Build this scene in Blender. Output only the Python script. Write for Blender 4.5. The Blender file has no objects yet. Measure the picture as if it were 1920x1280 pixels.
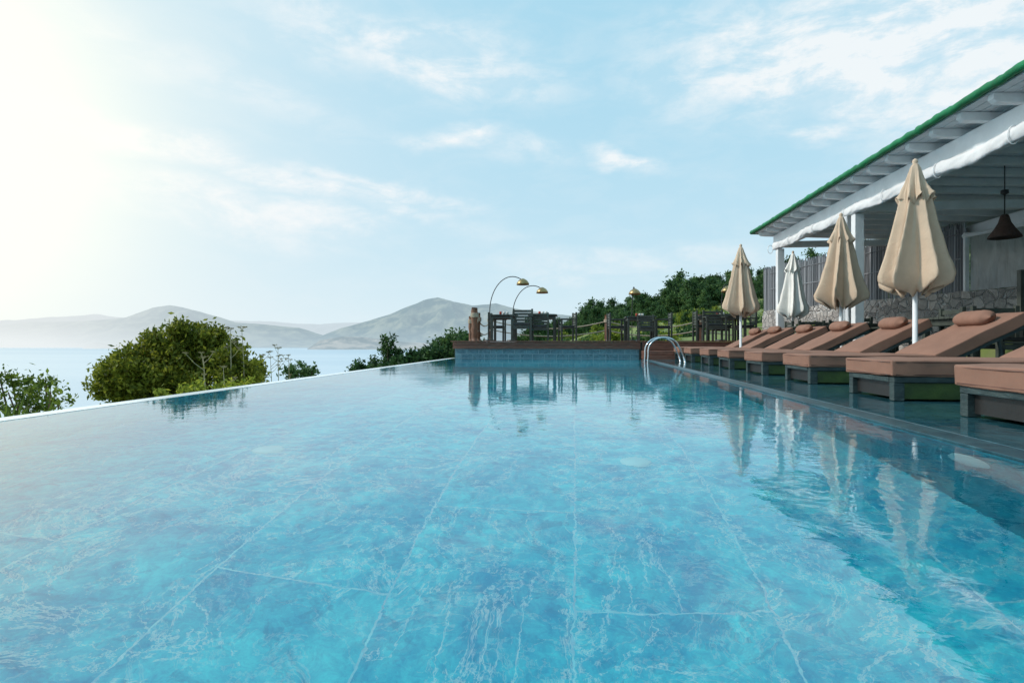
import bpy, bmesh, math, random
import numpy as np
from mathutils import Vector, noise, Matrix
random.seed(7); rng=np.random.default_rng(11)
F=1067.0; A=math.atan(118/1067.0); CH=0.42
def P(px,z):
    u=(px-960)/F
    return (z*(u*math.cos(A)-math.sin(A)), z*(math.cos(A)+u*math.sin(A)))
def Hh(y,z): return CH+(640-y)*z/F
sc=bpy.context.scene
sc.view_settings.view_transform='Standard'; sc.view_settings.look='None'; sc.view_settings.exposure=0
# ---------------------------------------------------------------- node helpers
class NT:
    def __init__(s,tree): s.t=tree; s.n=tree.nodes; s.l=tree.links
    def new(s,ty,**k):
        n=s.n.new(ty)
        for a,b in k.items(): setattr(n,a,b)
        return n
    def link(s,a,b): s.l.new(a,b)
    def val(s,sock,v):
        if isinstance(v,bpy.types.NodeSocket): s.link(v,sock)
        else: sock.default_value=v
    def math(s,op,a,b=0.0,c=0.0,clamp=False):
        n=s.new('ShaderNodeMath',operation=op,use_clamp=clamp)
        s.val(n.inputs[0],a); s.val(n.inputs[1],b)
        if op in('MULTIPLY_ADD',): s.val(n.inputs[2],c)
        return n.outputs[0]
    def mix(s,f,a,b,bt='MIX'):
        n=s.new('ShaderNodeMix',data_type='RGBA',blend_type=bt)
        s.val(n.inputs[0],f); s.val(n.inputs[6],a if isinstance(a,bpy.types.NodeSocket) else tuple(a)+((1,) if len(a)==3 else ()))
        s.val(n.inputs[7],b if isinstance(b,bpy.types.NodeSocket) else tuple(b)+((1,) if len(b)==3 else ()))
        return n.outputs[2]
    def maprange(s,v,a,b,c=0.0,d=1.0,smooth=False):
        n=s.new('ShaderNodeMapRange'); n.clamp=True
        if smooth: n.interpolation_type='SMOOTHSTEP'
        s.val(n.inputs[0],v); n.inputs[1].default_value=a; n.inputs[2].default_value=b; n.inputs[3].default_value=c; n.inputs[4].default_value=d
        return n.outputs[0]
    def noise(s,vec,scale,detail=3,rough=.5,dist=0.0):
        n=s.new('ShaderNodeTexNoise'); s.link(vec,n.inputs['Vector'])
        n.inputs['Scale'].default_value=scale; n.inputs['Detail'].default_value=detail; n.inputs['Roughness'].default_value=rough; n.inputs['Distortion'].default_value=dist
        return n
    def mapping(s,vec,loc=(0,0,0),rot=(0,0,0),scale=(1,1,1)):
        n=s.new('ShaderNodeMapping'); s.link(vec,n.inputs[0]); n.inputs[1].default_value=loc; n.inputs[2].default_value=rot; n.inputs[3].default_value=scale
        return n.outputs[0]
def newmat(name):
    m=bpy.data.materials.new(name); m.use_nodes=True
    t=NT(m.node_tree); b=t.n['Principled BSDF']; return m,t,b
def simple(name,col,rough=.6,var=.25,scale=6,bump=0.1,bscale=40,metal=0,stretch=(1,1,1),col2=None,spec=.5):
    m,t,b=newmat(name)
    co=t.new('ShaderNodeTexCoord').outputs['Object']; co=t.mapping(co,scale=stretch)
    n=t.noise(co,scale,5,.6)
    c2=col2 if col2 else tuple(c*(1-var) for c in col); c1=tuple(min(1,c*(1+var*.5)) for c in col) if not col2 else col
    f=t.maprange(n.outputs[0],.3,.7)
    t.link(t.mix(f,c2,c1),b.inputs['Base Color'])
    b.inputs['Roughness'].default_value=rough; b.inputs['Metallic'].default_value=metal; b.inputs['Specular IOR Level'].default_value=spec
    if bump:
        n2=t.noise(co,bscale,4,.6); bp=t.new('ShaderNodeBump'); bp.inputs['Strength'].default_value=bump; bp.inputs['Distance'].default_value=.02
        t.link(n2.outputs[0],bp.inputs['Height']); t.link(bp.outputs[0],b.inputs['Normal'])
    return m
def leafmat(name,dark,mid,light,trans=.35):
    m,t,b=newmat(name)
    g=t.new('ShaderNodeNewGeometry'); co=t.new('ShaderNodeTexCoord').outputs['Object']
    n=t.noise(co,1.3,3,.6)
    oi=t.new('ShaderNodeObjectInfo').outputs['Random']
    v=t.math('ADD',t.math('MULTIPLY',g.outputs['Random Per Island'],.45),t.math('MULTIPLY',n.outputs[0],.6))
    v=t.math('ADD',v,t.math('MULTIPLY',t.math('SUBTRACT',oi,.5),.3))
    r=t.new('ShaderNodeValToRGB'); t.link(v,r.inputs[0]); e=r.color_ramp.elements
    e[0].position=.25; e[0].color=dark+(1,); e[1].position=.85; e[1].color=light+(1,)
    k=e.new(.55); k.color=mid+(1,)
    t.link(r.outputs[0],b.inputs['Base Color']); b.inputs['Roughness'].default_value=.6; b.inputs['Specular IOR Level'].default_value=.25
    tr=t.new('ShaderNodeBsdfTranslucent'); t.link(r.outputs[0],tr.inputs[0])
    ms=t.new('ShaderNodeMixShader'); ms.inputs[0].default_value=trans
    t.link(b.outputs[0],ms.inputs[1]); t.link(tr.outputs[0],ms.inputs[2]); t.link(ms.outputs[0],t.n['Material Output'].inputs[0])
    return m
# ---------------------------------------------------------------- mesh helpers
def link(o): sc.collection.objects.link(o); return o
def obj(name,verts,faces,mat=None,smooth=False,parent=None):
    me=bpy.data.meshes.new(name); me.from_pydata([tuple(v) for v in verts],[],faces); me.update()
    if mat: me.materials.append(mat)
    if smooth: me.polygons.foreach_set('use_smooth',[True]*len(me.polygons))
    o=link(bpy.data.objects.new(name,me))
    if parent: o.parent=parent
    return o
def empty(name,loc=(0,0,0),rot=0):
    o=link(bpy.data.objects.new(name,None)); o.location=loc; o.rotation_euler=(0,0,rot); o.empty_display_size=.1; return o
class MB:
    """accumulate boxes / tubes in one mesh"""
    def __init__(s): s.v=[]; s.f=[]
    def box(s,x0,x1,y0,y1,z0,z1,M=None):
        b=len(s.v); pts=[(x,y,z) for z in(z0,z1) for y in(y0,y1) for x in(x0,x1)]
        if M: pts=[M@Vector(p) for p in pts]
        s.v+=pts; s.f+=[tuple(b+i for i in q) for q in((0,2,3,1),(4,5,7,6),(0,1,5,4),(2,6,7,3),(0,4,6,2),(1,3,7,5))]
    def tube(s,pts,rad,seg=8,cap=True):
        pts=[Vector(p) for p in pts]; n=len(pts); b=len(s.v)
        rr=rad if isinstance(rad,(list,tuple)) else [rad]*n
        up=None
        for i,p in enumerate(pts):
            d=(pts[min(i+1,n-1)]-pts[max(i-1,0)]).normalized()
            if up is None:
                up=Vector((0,0,1)) if abs(d.z)<.9 else Vector((1,0,0))
            a=d.cross(up).normalized(); c=a.cross(d).normalized(); up=c
            for k in range(seg):
                th=2*math.pi*k/seg; s.v.append(p+(a*math.cos(th)+c*math.sin(th))*rr[i])
        for i in range(n-1):
            for k in range(seg):
                k2=(k+1)%seg; s.f.append((b+i*seg+k,b+i*seg+k2,b+(i+1)*seg+k2,b+(i+1)*seg+k))
        if cap:
            s.f.append(tuple(b+k for k in range(seg))); s.f.append(tuple(b+(n-1)*seg+k for k in reversed(range(seg))))
    def lathe(s,prof,seg=24,c=(0,0)):
        b=len(s.v); n=len(prof)
        for r,z in prof:
            for k in range(seg):
                th=2*math.pi*k/seg; s.v.append((c[0]+r*math.cos(th),c[1]+r*math.sin(th),z))
        for i in range(n-1):
            for k in range(seg):
                k2=(k+1)%seg; s.f.append((b+i*seg+k,b+i*seg+k2,b+(i+1)*seg+k2,b+(i+1)*seg+k))
    def make(s,name,mat,smooth=False,parent=None,bevel=0,seg=2):
        o=obj(name,s.v,s.f,mat,smooth,parent)
        if bevel:
            m=o.modifiers.new('bev','BEVEL'); m.width=bevel; m.segments=seg; m.limit_method='ANGLE'
        return o
# ---------------------------------------------------------------- camera
cam=bpy.data.cameras.new('camera'); co=link(bpy.data.objects.new('camera',cam)); co.location=(0,0,CH); co.rotation_euler=(math.pi/2,0,A)
cam.lens=20; cam.sensor_width=36; cam.clip_start=.02; cam.clip_end=200000; sc.camera=co
# ---------------------------------------------------------------- light
SUN_AZ=math.radians(-94); SUN_EL=math.radians(38)
sd=Vector((math.sin(SUN_AZ)*math.cos(SUN_EL),math.cos(SUN_AZ)*math.cos(SUN_EL),math.sin(SUN_EL)))
sl=bpy.data.lights.new('sun','SUN'); sl.energy=2.8; sl.angle=math.radians(4); sl.color=(1,.94,.86)
sl.cycles.use_multiple_importance_sampling=False
so=link(bpy.data.objects.new('sun',sl)); so.rotation_euler=(-sd).to_track_quat('-Z','Y').to_euler(); so.location=(-20,20,20)
w=bpy.data.worlds.new('World'); sc.world=w; w.use_nodes=True; t=NT(w.node_tree)
for n in list(t.n): t.n.remove(n)
out=t.new('ShaderNodeOutputWorld')
sky=t.new('ShaderNodeTexSky',sky_type='NISHITA'); sky.sun_disc=False; sky.sun_elevation=SUN_EL; sky.sun_rotation=SUN_AZ; sky.air_density=1.0; sky.dust_density=1.0; sky.ozone_density=1.5
tc=t.new('ShaderNodeTexCoord').outputs['Generated']
nv=t.new('ShaderNodeVectorMath',operation='NORMALIZE'); t.link(tc,nv.inputs[0]); d=nv.outputs[0]
sx=t.new('ShaderNodeSeparateXYZ'); t.link(d,sx.inputs[0])
az=t.math('ARCTAN2',sx.outputs[0],sx.outputs[1]); el=t.math('ARCSINE',sx.outputs[2])
ae=t.new('ShaderNodeCombineXYZ'); t.link(az,ae.inputs[0]); t.link(el,ae.inputs[1]); ae=ae.outputs[0]
# base: physical sky, veiled with summer haze
skyc=t.new('ShaderNodeVectorMath',operation='SCALE'); t.link(sky.outputs[0],skyc.inputs[0]); skyc.inputs['Scale'].default_value=.08
base=t.mix(.88,skyc.outputs[0],(.41,.755,.94))
elc=t.math('MAXIMUM',el,0.0)
hz=t.math('POWER',2.718,t.math('MULTIPLY',elc,-4.6))
base=t.mix(t.math('MULTIPLY',hz,.88),base,(.79,.90,.95))
# bright glow painted into the sky at low left, away from the sun
dot=t.new('ShaderNodeVectorMath',operation='DOT_PRODUCT'); t.link(d,dot.inputs[0]); dot.inputs[1].default_value=(math.sin(math.radians(-56))*math.cos(math.radians(15)),math.cos(math.radians(-56))*math.cos(math.radians(15)),math.sin(math.radians(15)))
dp=t.math('MAXIMUM',dot.outputs['Value'],0.0)
g1=t.math('POWER',dp,6.5); g2=t.math('POWER',dp,32)
base=t.mix(t.math('MULTIPLY',g1,.62,clamp=True),base,(.94,.97,.955))
# clouds
def pae(px,y):
    u=(px-960)/F; v=(640-y)/F
    return math.atan(u)-A, math.atan(v/math.sqrt(1+u*u))
wn=t.noise(t.mapping(ae,scale=(1,2.2,1)),3.2,5,.55)
sub=t.new('ShaderNodeVectorMath',operation='SUBTRACT'); t.link(wn.outputs['Color'],sub.inputs[0]); sub.inputs[1].default_value=(.5,.5,.5)
scl=t.new('ShaderNodeVectorMath',operation='SCALE'); t.link(sub.outputs[0],scl.inputs[0]); scl.inputs['Scale'].default_value=.17
add=t.new('ShaderNodeVectorMath',operation='ADD'); t.link(ae,add.inputs[0]); t.link(scl.outputs[0],add.inputs[1]); aw=add.outputs[0]
def cloudmask(px,y,w_,h_,rot,strength,pw=1.0,src=None):
    a,e=pae(px,y); s0=t.new('ShaderNodeVectorMath',operation='SUBTRACT'); t.link(src or aw,s0.inputs[0]); s0.inputs[1].default_value=(a,e,0)
    r=t.new('ShaderNodeVectorRotate',rotation_type='Z_AXIS'); t.link(s0.outputs[0],r.inputs['Vector']); r.inputs['Angle'].default_value=math.radians(rot)
    m=t.mapping(r.outputs[0],scale=(F/w_,F/h_,0))
    l=t.new('ShaderNodeVectorMath',operation='LENGTH'); t.link(m,l.inputs[0])
    return t.math('MULTIPLY',t.maprange(l.outputs['Value'],1.0,0.1,0,1,True),strength)
masks=[cloudmask(780,85,400,85,8,1.0),cloudmask(1640,70,500,140,2,1.6),cloudmask(1850,130,260,120,-6,1.3),cloudmask(420,300,620,40,12,1.2),
 cloudmask(700,350,280,30,10,1.0),cloudmask(470,405,330,70,4,1.1),cloudmask(860,262,130,38,2,1.1),cloudmask(1170,305,100,32,9,1.6),cloudmask(1560,222,80,28,-8,1.1),
 cloudmask(980,300,130,34,0,.5),cloudmask(1180,500,420,40,-2,.5),cloudmask(250,60,300,60,5,.4),cloudmask(450,150,280,50,12,.5)]
tot=masks[0]
for m_ in masks[1:]: tot=t.math('MAXIMUM',tot,m_)
fn=t.noise(t.mapping(ae,rot=(0,0,math.radians(10)),scale=(1.3,3.4,1)),6.0,9,.62,.4)
fine=t.maprange(fn.outputs[0],.36,.62,0,1,True)
fn2=t.noise(t.mapping(ae,scale=(1,1.8,1)),20,8,.68)
cl=t.math('MULTIPLY',tot,t.math('ADD',t.math('MULTIPLY',fine,.72),.28))
cl=t.math('MULTIPLY',cl,t.maprange(fn2.outputs[0],.3,.62,.45,1.1),clamp=True)
base=t.mix(t.math('MULTIPLY',cl,.9),base,(.92,.955,.97))
veil=t.math('MULTIPLY',t.maprange(fn.outputs[0],.45,.8),.22)
base=t.mix(veil,base,(.86,.92,.95))
base=t.mix(t.math('MULTIPLY',g2,.97,clamp=True),base,(1.32,1.24,.98))
bg=t.new('ShaderNodeBackground'); t.link(base,bg.inputs[0]); bg.inputs[1].default_value=1.0
t.link(bg.outputs[0],out.inputs[0])
# ---------------------------------------------------------------- materials
def water_mat():
    m,t,b=newmat('pool_water'); co=t.new('ShaderNodeTexCoord').outputs['Object']
    n1=t.noise(t.mapping(co,scale=(1,.75,1)),2.2,3,.5,.6); n2=t.noise(co,10,3,.5,.8); n3=t.noise(t.mapping(co,scale=(.35,1,1)),.5,2,.5)
    amp=t.maprange(n3.outputs[0],.38,.62,.35,1.2)
    h=t.math('ADD',t.math('MULTIPLY',n1.outputs[0],1.0),t.math('MULTIPLY',n2.outputs[0],.42))
    h=t.math('MULTIPLY',h,amp)
    bp=t.new('ShaderNodeBump'); bp.inputs['Strength'].default_value=1; bp.inputs['Distance'].default_value=.0027; t.link(h,bp.inputs['Height'])
    g=t.new('ShaderNodeBsdfGlass'); g.inputs['Roughness'].default_value=0; g.inputs['IOR'].default_value=1.5; g.inputs['Color'].default_value=(.985,1,1,1)
    t.link(bp.outputs[0],g.inputs['Normal']); t.link(g.outputs[0],t.n['Material Output'].inputs[0]); return m
def tile_mat(name,axes,c1,c2,vein_caustic,rough=.35,bw=1.2,bh=.6,grout=(.5,.75,.8),mort=.004,gf=.6,vf=.25,spec=.5,deep=None,df=.75):
    m,t,b=newmat(name); co=t.new('ShaderNodeTexCoord').outputs['Object']
    s=t.new('ShaderNodeSeparateXYZ'); t.link(co,s.inputs[0]); c=t.new('ShaderNodeCombineXYZ')
    t.link(s.outputs[axes[0]],c.inputs[0]); t.link(s.outputs[axes[1]],c.inputs[1])
    br=t.new('ShaderNodeTexBrick'); t.link(c.outputs[0],br.inputs['Vector']); br.inputs['Scale'].default_value=1
    br.inputs['Brick Width'].default_value=bw; br.inputs['Row Height'].default_value=bh; br.inputs['Mortar Size'].default_value=mort; br.inputs['Mortar Smooth'].default_value=.2
    br.inputs['Color1'].default_value=(0,0,0,1); br.inputs['Color2'].default_value=(1,1,1,1); br.inputs['Mortar'].default_value=(.5,.5,.5,1); br.inputs['Bias'].default_value=0
    o=t.new('ShaderNodeVectorMath',operation='MULTIPLY_ADD'); t.link(br.outputs['Color'],o.inputs[0]); o.inputs[1].default_value=(7,5,3); t.link(co,o.inputs[2])
    n1=t.noise(o.outputs[0],2.4,8,.72,.9); n2=t.noise(o.outputs[0],13,7,.8,.5)
    f=t.maprange(t.math('ADD',t.math('MULTIPLY',n1.outputs[0],.55),t.math('MULTIPLY',n2.outputs[0],.45)),.39,.61)
    col=t.mix(f,c1,c2)
    n4=t.noise(o.outputs[0],5.5,6,.7,1.8); col=t.mix(t.maprange(n4.outputs[0],.52,.68,0,df),col,deep or tuple(x*.4 for x in c1))
    sc_=t.new('ShaderNodeSeparateColor'); t.link(br.outputs['Color'],sc_.inputs[0])
    col=t.mix(t.math('MULTIPLY',sc_.outputs[0],.15),col,c1)
    for sc2,w2,k2 in((1.6,.011,1.0),(4.2,.016,.5)):  # marble veins; on the pool floor also caustic light ripples painted into colour
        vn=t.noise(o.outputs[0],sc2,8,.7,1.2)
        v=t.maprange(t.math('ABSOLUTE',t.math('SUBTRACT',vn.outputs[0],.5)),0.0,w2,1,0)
        col=t.mix(t.math('MULTIPLY',v,vf*k2),col,vein_caustic)
    col=t.mix(t.math('MULTIPLY',br.outputs['Fac'],gf),col,grout)
    t.link(col,b.inputs['Base Color']); b.inputs['Roughness'].default_value=rough; b.inputs['Specular IOR Level'].default_value=spec
    return m,t,b
W=water_mat()
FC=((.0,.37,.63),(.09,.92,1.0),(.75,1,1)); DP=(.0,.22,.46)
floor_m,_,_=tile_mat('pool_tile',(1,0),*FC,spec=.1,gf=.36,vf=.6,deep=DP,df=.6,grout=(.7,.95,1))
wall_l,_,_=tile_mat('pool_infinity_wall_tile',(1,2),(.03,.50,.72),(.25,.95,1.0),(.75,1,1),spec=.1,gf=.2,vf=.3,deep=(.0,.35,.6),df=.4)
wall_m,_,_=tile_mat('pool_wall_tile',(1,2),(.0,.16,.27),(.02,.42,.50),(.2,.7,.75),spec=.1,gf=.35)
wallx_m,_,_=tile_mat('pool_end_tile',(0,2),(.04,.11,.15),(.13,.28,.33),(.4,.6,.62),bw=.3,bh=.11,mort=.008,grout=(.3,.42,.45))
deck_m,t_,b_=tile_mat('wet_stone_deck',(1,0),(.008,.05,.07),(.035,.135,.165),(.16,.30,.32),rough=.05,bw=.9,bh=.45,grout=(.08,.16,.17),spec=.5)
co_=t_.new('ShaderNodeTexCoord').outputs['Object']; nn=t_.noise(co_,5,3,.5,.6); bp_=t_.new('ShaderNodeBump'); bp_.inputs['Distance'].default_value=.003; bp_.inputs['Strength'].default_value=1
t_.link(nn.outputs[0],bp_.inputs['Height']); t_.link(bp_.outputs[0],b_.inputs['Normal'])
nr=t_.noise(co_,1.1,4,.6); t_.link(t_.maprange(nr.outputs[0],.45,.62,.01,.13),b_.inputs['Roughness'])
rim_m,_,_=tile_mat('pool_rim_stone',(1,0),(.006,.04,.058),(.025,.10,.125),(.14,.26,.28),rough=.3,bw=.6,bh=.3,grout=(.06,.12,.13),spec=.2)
cope_m=simple('white_coping',(.90,.92,.92),.2,.05,5,.02,20)
white=simple('white_paint',(.80,.82,.83),.5,.12,3,.15,25)
whitew=simple('white_boards',(.70,.73,.75),.55,.18,4,.2,20,stretch=(1,6,1))
canvas=simple('white_canvas',(.76,.77,.78),.8,.16,3,.6,9)
green=simple('green_roofing',(.004,.19,.065),.6,.4,5,.4,15)
woodred=simple('deck_wood',(.20,.085,.055),.55,.5,5,.4,30,stretch=(1,1,8))
darkwood=simple('dark_wood',(.055,.065,.052),.5,.4,8,.2,30)
logwood=simple('log_wood',(.22,.10,.055),.6,.5,7,.5,20,stretch=(1,1,.3))
rope_m=simple('rope',(.48,.40,.30),.9,.3,30,.6,90)
tan=simple('umbrella_canvas',(.60,.455,.33),.85,.12,4,.3,30)
creamy=simple('white_umbrella_canvas',(.85,.83,.78),.85,.1,4,.3,30)
cush=simple('cushion_fabric',(.275,.142,.098),.85,.14,5,.25,300)
cushp=simple('cushion_piping',(.18,.09,.065),.8,.1)
framed=simple('weathered_frame_wood',(.018,.035,.038),.5,.5,7,.4,25,col2=(.05,.08,.08),stretch=(1,1,3))
frameg=simple('green_board',(.075,.12,.028),.55,.5,6,.3,25,col2=(.025,.05,.018))
steel=simple('steel',(.7,.72,.74),.12,.05,3,0,metal=1)
brass=simple('brass_lamp',(.42,.30,.14),.35,.3,5,.05,20,metal=.8)
blackm=simple('black_metal',(.02,.02,.02),.4,.2)
reedm,t_,b_=newmat('reed'); g_=t_.new('ShaderNodeNewGeometry'); t_.link(t_.mix(g_.outputs['Random Per Island'],(.11,.115,.125),(.38,.39,.41)),b_.inputs['Base Color']); b_.inputs['Roughness'].default_value=.85
wick=simple('wicker',(.06,.03,.02),.7,.5,40,.8,60)
bark=simple('bark',(.12,.09,.06),.9,.4,8,.8,15)
# stone wall
stone,t_,b_=newmat('rubble_stone'); co_=t_.new('ShaderNodeTexCoord').outputs['Object']; dn=t_.noise(co_,4,3,.5)
mv=t_.new('ShaderNodeVectorMath',operation='MULTIPLY_ADD'); t_.link(dn.outputs['Color'],mv.inputs[0]); mv.inputs[1].default_value=(.12,.12,.12); t_.link(co_,mv.inputs[2])
vo=t_.new('ShaderNodeTexVoronoi',feature='F1'); vo.inputs['Scale'].default_value=5.2; t_.link(mv.outputs[0],vo.inputs['Vector'])
ve=t_.new('ShaderNodeTexVoronoi',feature='DISTANCE_TO_EDGE'); ve.inputs['Scale'].default_value=5.2; t_.link(mv.outputs[0],ve.inputs['Vector'])
sv=t_.new('ShaderNodeSeparateColor'); t_.link(vo.outputs['Color'],sv.inputs[0])
sc1=t_.mix(sv.outputs[0],(.10,.09,.085),(.52,.48,.44)); sc1=t_.mix(t_.math('MULTIPLY',sv.outputs[1],.5),sc1,(.27,.26,.27))
sn=t_.noise(co_,22,5,.6); sc1=t_.mix(t_.maprange(sn.outputs[0],.35,.7,0,.5),sc1,(.58,.55,.51))
ed=t_.maprange(ve.outputs[0],.0,.09,0,1)
t_.link(t_.mix(t_.maprange(ve.outputs[0],.03,.06),(.70,.69,.67),sc1),b_.inputs['Base Color']); b_.inputs['Roughness'].default_value=.9
bp_=t_.new('ShaderNodeBump'); bp_.inputs['Distance'].default_value=.06; bp_.inputs['Strength'].default_value=1; t_.link(t_.math('ADD',ed,t_.math('MULTIPLY',sn.outputs[0],.3)),bp_.inputs['Height']); t_.link(bp_.outputs[0],b_.inputs['Normal'])
# foliage
leaf_pine=leafmat('pine_leaves',(.02,.055,.022),(.07,.145,.05),(.17,.26,.075),.4)
leaf_olive=leafmat('shrub_leaves',(.035,.06,.008),(.125,.155,.016),(.30,.31,.04),.5)
leaf_dark=leafmat('dark_leaves',(.02,.055,.02),(.06,.13,.04),(.14,.22,.06),.4)
leaf_bright=leafmat('scrub_leaves',(.06,.10,.015),(.18,.24,.03),(.38,.40,.05),.5)
dry=simple('dry_stalk',(.34,.31,.20),.9,.3)
# ---------------------------------------------------------------- pool
XL,XR,Y0,Y1,D=-3.0,1.55,-2.0,14.1,1.2
pool=empty('swimming_pool')
a_,b2=XL+.006,XR-.006
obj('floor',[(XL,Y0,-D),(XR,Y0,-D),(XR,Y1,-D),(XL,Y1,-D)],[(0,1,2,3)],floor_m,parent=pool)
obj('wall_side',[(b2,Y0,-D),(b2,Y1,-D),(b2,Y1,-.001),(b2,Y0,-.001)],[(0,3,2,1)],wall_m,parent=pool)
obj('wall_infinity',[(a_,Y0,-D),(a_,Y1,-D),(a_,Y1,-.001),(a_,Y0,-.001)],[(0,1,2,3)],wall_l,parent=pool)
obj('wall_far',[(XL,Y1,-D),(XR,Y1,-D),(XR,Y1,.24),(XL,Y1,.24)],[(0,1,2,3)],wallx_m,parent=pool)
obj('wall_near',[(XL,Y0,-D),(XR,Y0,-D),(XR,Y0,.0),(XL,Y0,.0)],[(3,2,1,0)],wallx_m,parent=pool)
obj('pool_water',[(XL,Y0,0),(XR,Y0,0),(XR,Y1,0),(XL,Y1,0)],[(0,1,2,3)],W)
m=MB(); m.box(XL-.14,XL,Y0-1,Y1+.15,-1.6,.002); m.make('infinity_edge',cope_m,parent=pool)
m=MB(); m.box(XL-.9,XL-.144,Y0-1,Y1+8,-2.6,-.9); m.make('overflow_channel',cope_m,parent=pool)
lw=simple('pool_lamp_glass',(.45,.95,1.0),.3,.05)
lw2=simple('wall_lamp_glass',(.35,.72,.76),.3,.05)
for (x,y) in((.32,3.05),(-1.70,3.0)):
    m=MB(); m.lathe([(0.001,-D+.02),(.07,-D+.018),(.085,-D+.004)],28,(x,y)); m.make('pool_light',lw,True,pool)
m=MB(); m.lathe([(0.001,.03),(.09,.026),(.115,.0)],28); o=m.make('wall_pool_light',lw2,True,pool); o.rotation_euler=(0,-math.pi/2,0); o.location=(XR-.008,2.42,-.33)
# stone deck at the water's edge
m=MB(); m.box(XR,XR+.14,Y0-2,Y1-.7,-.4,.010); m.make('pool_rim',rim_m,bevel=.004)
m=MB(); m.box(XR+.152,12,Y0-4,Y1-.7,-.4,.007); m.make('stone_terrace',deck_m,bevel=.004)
m=MB(); m.box(XR+.005,12,Y0-4.1,Y1-.72,-.5,-.02); m.make('drain_channel',blackm)
# ---------------------------------------------------------------- wood terrace
wt=empty('wooden_terrace')
m=MB(); 
for i in range(2): m.box(XL-.05,1.58,Y1-.06,Y1-.005,.235+i*.09,.235+i*.09+.085)
m.make('fascia',woodred,parent=wt,bevel=.004)
m=MB(); y=Y1-.09
while y<21.0: m.box(XL-.1,9,y,y+.135,.413,.437); y+=.142
m.make('boards',woodred,parent=wt)
m=MB(); m.box(XL-.02,9,Y1+.02,20.9,-.6,.40); m.make('substructure',darkwood,parent=wt)
m=MB(); m.box(1.60,6,Y1-.66,Y1-.03,.0,.10); m.box(1.60,6,Y1-.62,Y1-.03,.105,.20); m.box(1.62,6,Y1-.06,Y1-.01,.21,.41); m.make('steps',woodred,parent=wt,bevel=.006)
# posts & rope
def post(x,y,h=.88,r=.085,zb=.437):
    m=MB(); n=9; pts=[(x+random.uniform(-.01,.01),y,zb+h*i/n) for i in range(n+1)]
    rr=[r*random.uniform(.88,1.1) for _ in pts]; rr[-1]*=.9; m.tube(pts,rr,14)
    o=m.make('timber_bollard',logwood,True)
    q=MB(); 
    for k in range(4):
        zz=zb+h*.72+k*.028; q.tube([(x+math.cos(a)*(r+.012),y+math.sin(a)*(r+.012),zz) for a in [i*math.pi/8 for i in range(17)]],.016,6)
    p=q.make('rope_wrap',rope_m,True); p.parent=o
    return Vector((x,y,zb+h*.76))
pA=post(*P(890,14.75),r=.085,h=.86); pM=post(-2.92,17.0,.85); pB=post(-2.95,19.8,.95,.09); pC=post(1.12,20.3,.92); pD=post(4.3,20.3,.92); pE=post(7.6,20.3,.92)
pA2=post(-2.93,15.9,.7,.06)
def rope(a,b,sag):
    for dz,s in((0,sag),(-.32,sag*.8)):
        m=MB(); m.tube([a.lerp(b,i/20)+Vector((0,0,dz-s*4*(i/20)*(1-i/20))) for i in range(21)],.02,7); m.make('rope_rail',rope_m,True,ropes)
ropes=empty('rope_fence')
rope(pA,pM,.18); rope(pM,pB,.2); rope(pB,pC,.28); rope(pC,pD,.25); rope(pD,pE,.25)
# ---------------------------------------------------------------- furniture
def chair(x,y,rot,z=.437,s=1.0):
    e=empty('garden_armchair',(x,y,z),rot); m=MB(); w=.25
    for sx_ in(-1,1):
        for yy,hh in((-.22,.64),(.22,.86)): m.box(sx_*w-.025,sx_*w+.025,yy-.025,yy+.025,0,hh)
        m.box(sx_*w-.035,sx_*w+.035,-.27,.24,.64,.67)
    m.box(-w+.03,w-.03,-.24,.22,.38,.41); m.box(-w+.03,w-.03,-.235,-.205,.31,.375)
    for i in range(5): m.box(-w+.028,w-.028,.205,.225,.45+i*.08,.45+i*.08+.062)
    m.make('frame',darkwood,parent=e,bevel=.004)
    q=MB(); q.box(-w+.04,w-.04,-.23,.19,.413,.46); q.make('seat_pad',blackm,parent=e,bevel=.015); e.scale=(s,s,s)
def table(x,y,lx,ly,z=.437,h=.74,items=True):
    e=empty('dining_table',(x,y,z)); m=MB(); n=int(ly/.11)
    for i in range(n): m.box(-lx/2,lx/2,-ly/2+i*ly/n,-ly/2+(i+.92)*ly/n,h-.035,h)
    m.box(-lx/2+.05,lx/2-.05,-ly/2+.05,ly/2-.05,h-.12,h-.04)
    for a in(-1,1):
        for b in(-1,1): m.box(a*(lx/2-.07)-.035,a*(lx/2-.07)+.035,b*(ly/2-.07)-.035,b*(ly/2-.07)+.035,0,h-.12)
    m.make('table_frame',darkwood,parent=e,bevel=.004)
    if items:
        for k,(dx,c) in enumerate(((-.1,redm),(.0,glassw),(.09,glassw))):
            q=MB(); q.lathe([(.001,h+.001),(.032,h+.001),(.036,h+.08),(.03,h+.1),(.001,h+.1)],12,(dx,.05*k)); q.make('condiment_jar',c,True,e)
redm=simple('red_jar',(.5,.05,.02),.3,.1); glassw=simple('white_jar',(.7,.68,.62),.3,.1)
def at(px,z): return P(px,z)
x,y=at(945,16.3); table(x,y,.75,.8)
x,y=at(1015,16.2); table(x+.05,y,.8,.8)
x,y=at(979,15.1); chair(x,y,0)
x,y=at(1012,15.4); chair(x,y,.05,s=.9)
x,y=at(1064,15.9); chair(x,y,-math.pi/2+.2,s=.92)
x,y=at(932,17.3); chair(x,y,math.pi/2)
x,y=at(1200,17.4); table(x,y,.9,.8)
x,y=at(1155,17.5); chair(x,y,math.pi/2+.1)
x,y=at(1243,17.4); chair(x,y,-math.pi/2)
x,y=at(1212,16.6); chair(x,y,0,s=.9)
x,y=at(1352,16.6); table(x,y,1.3,.8)
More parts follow.
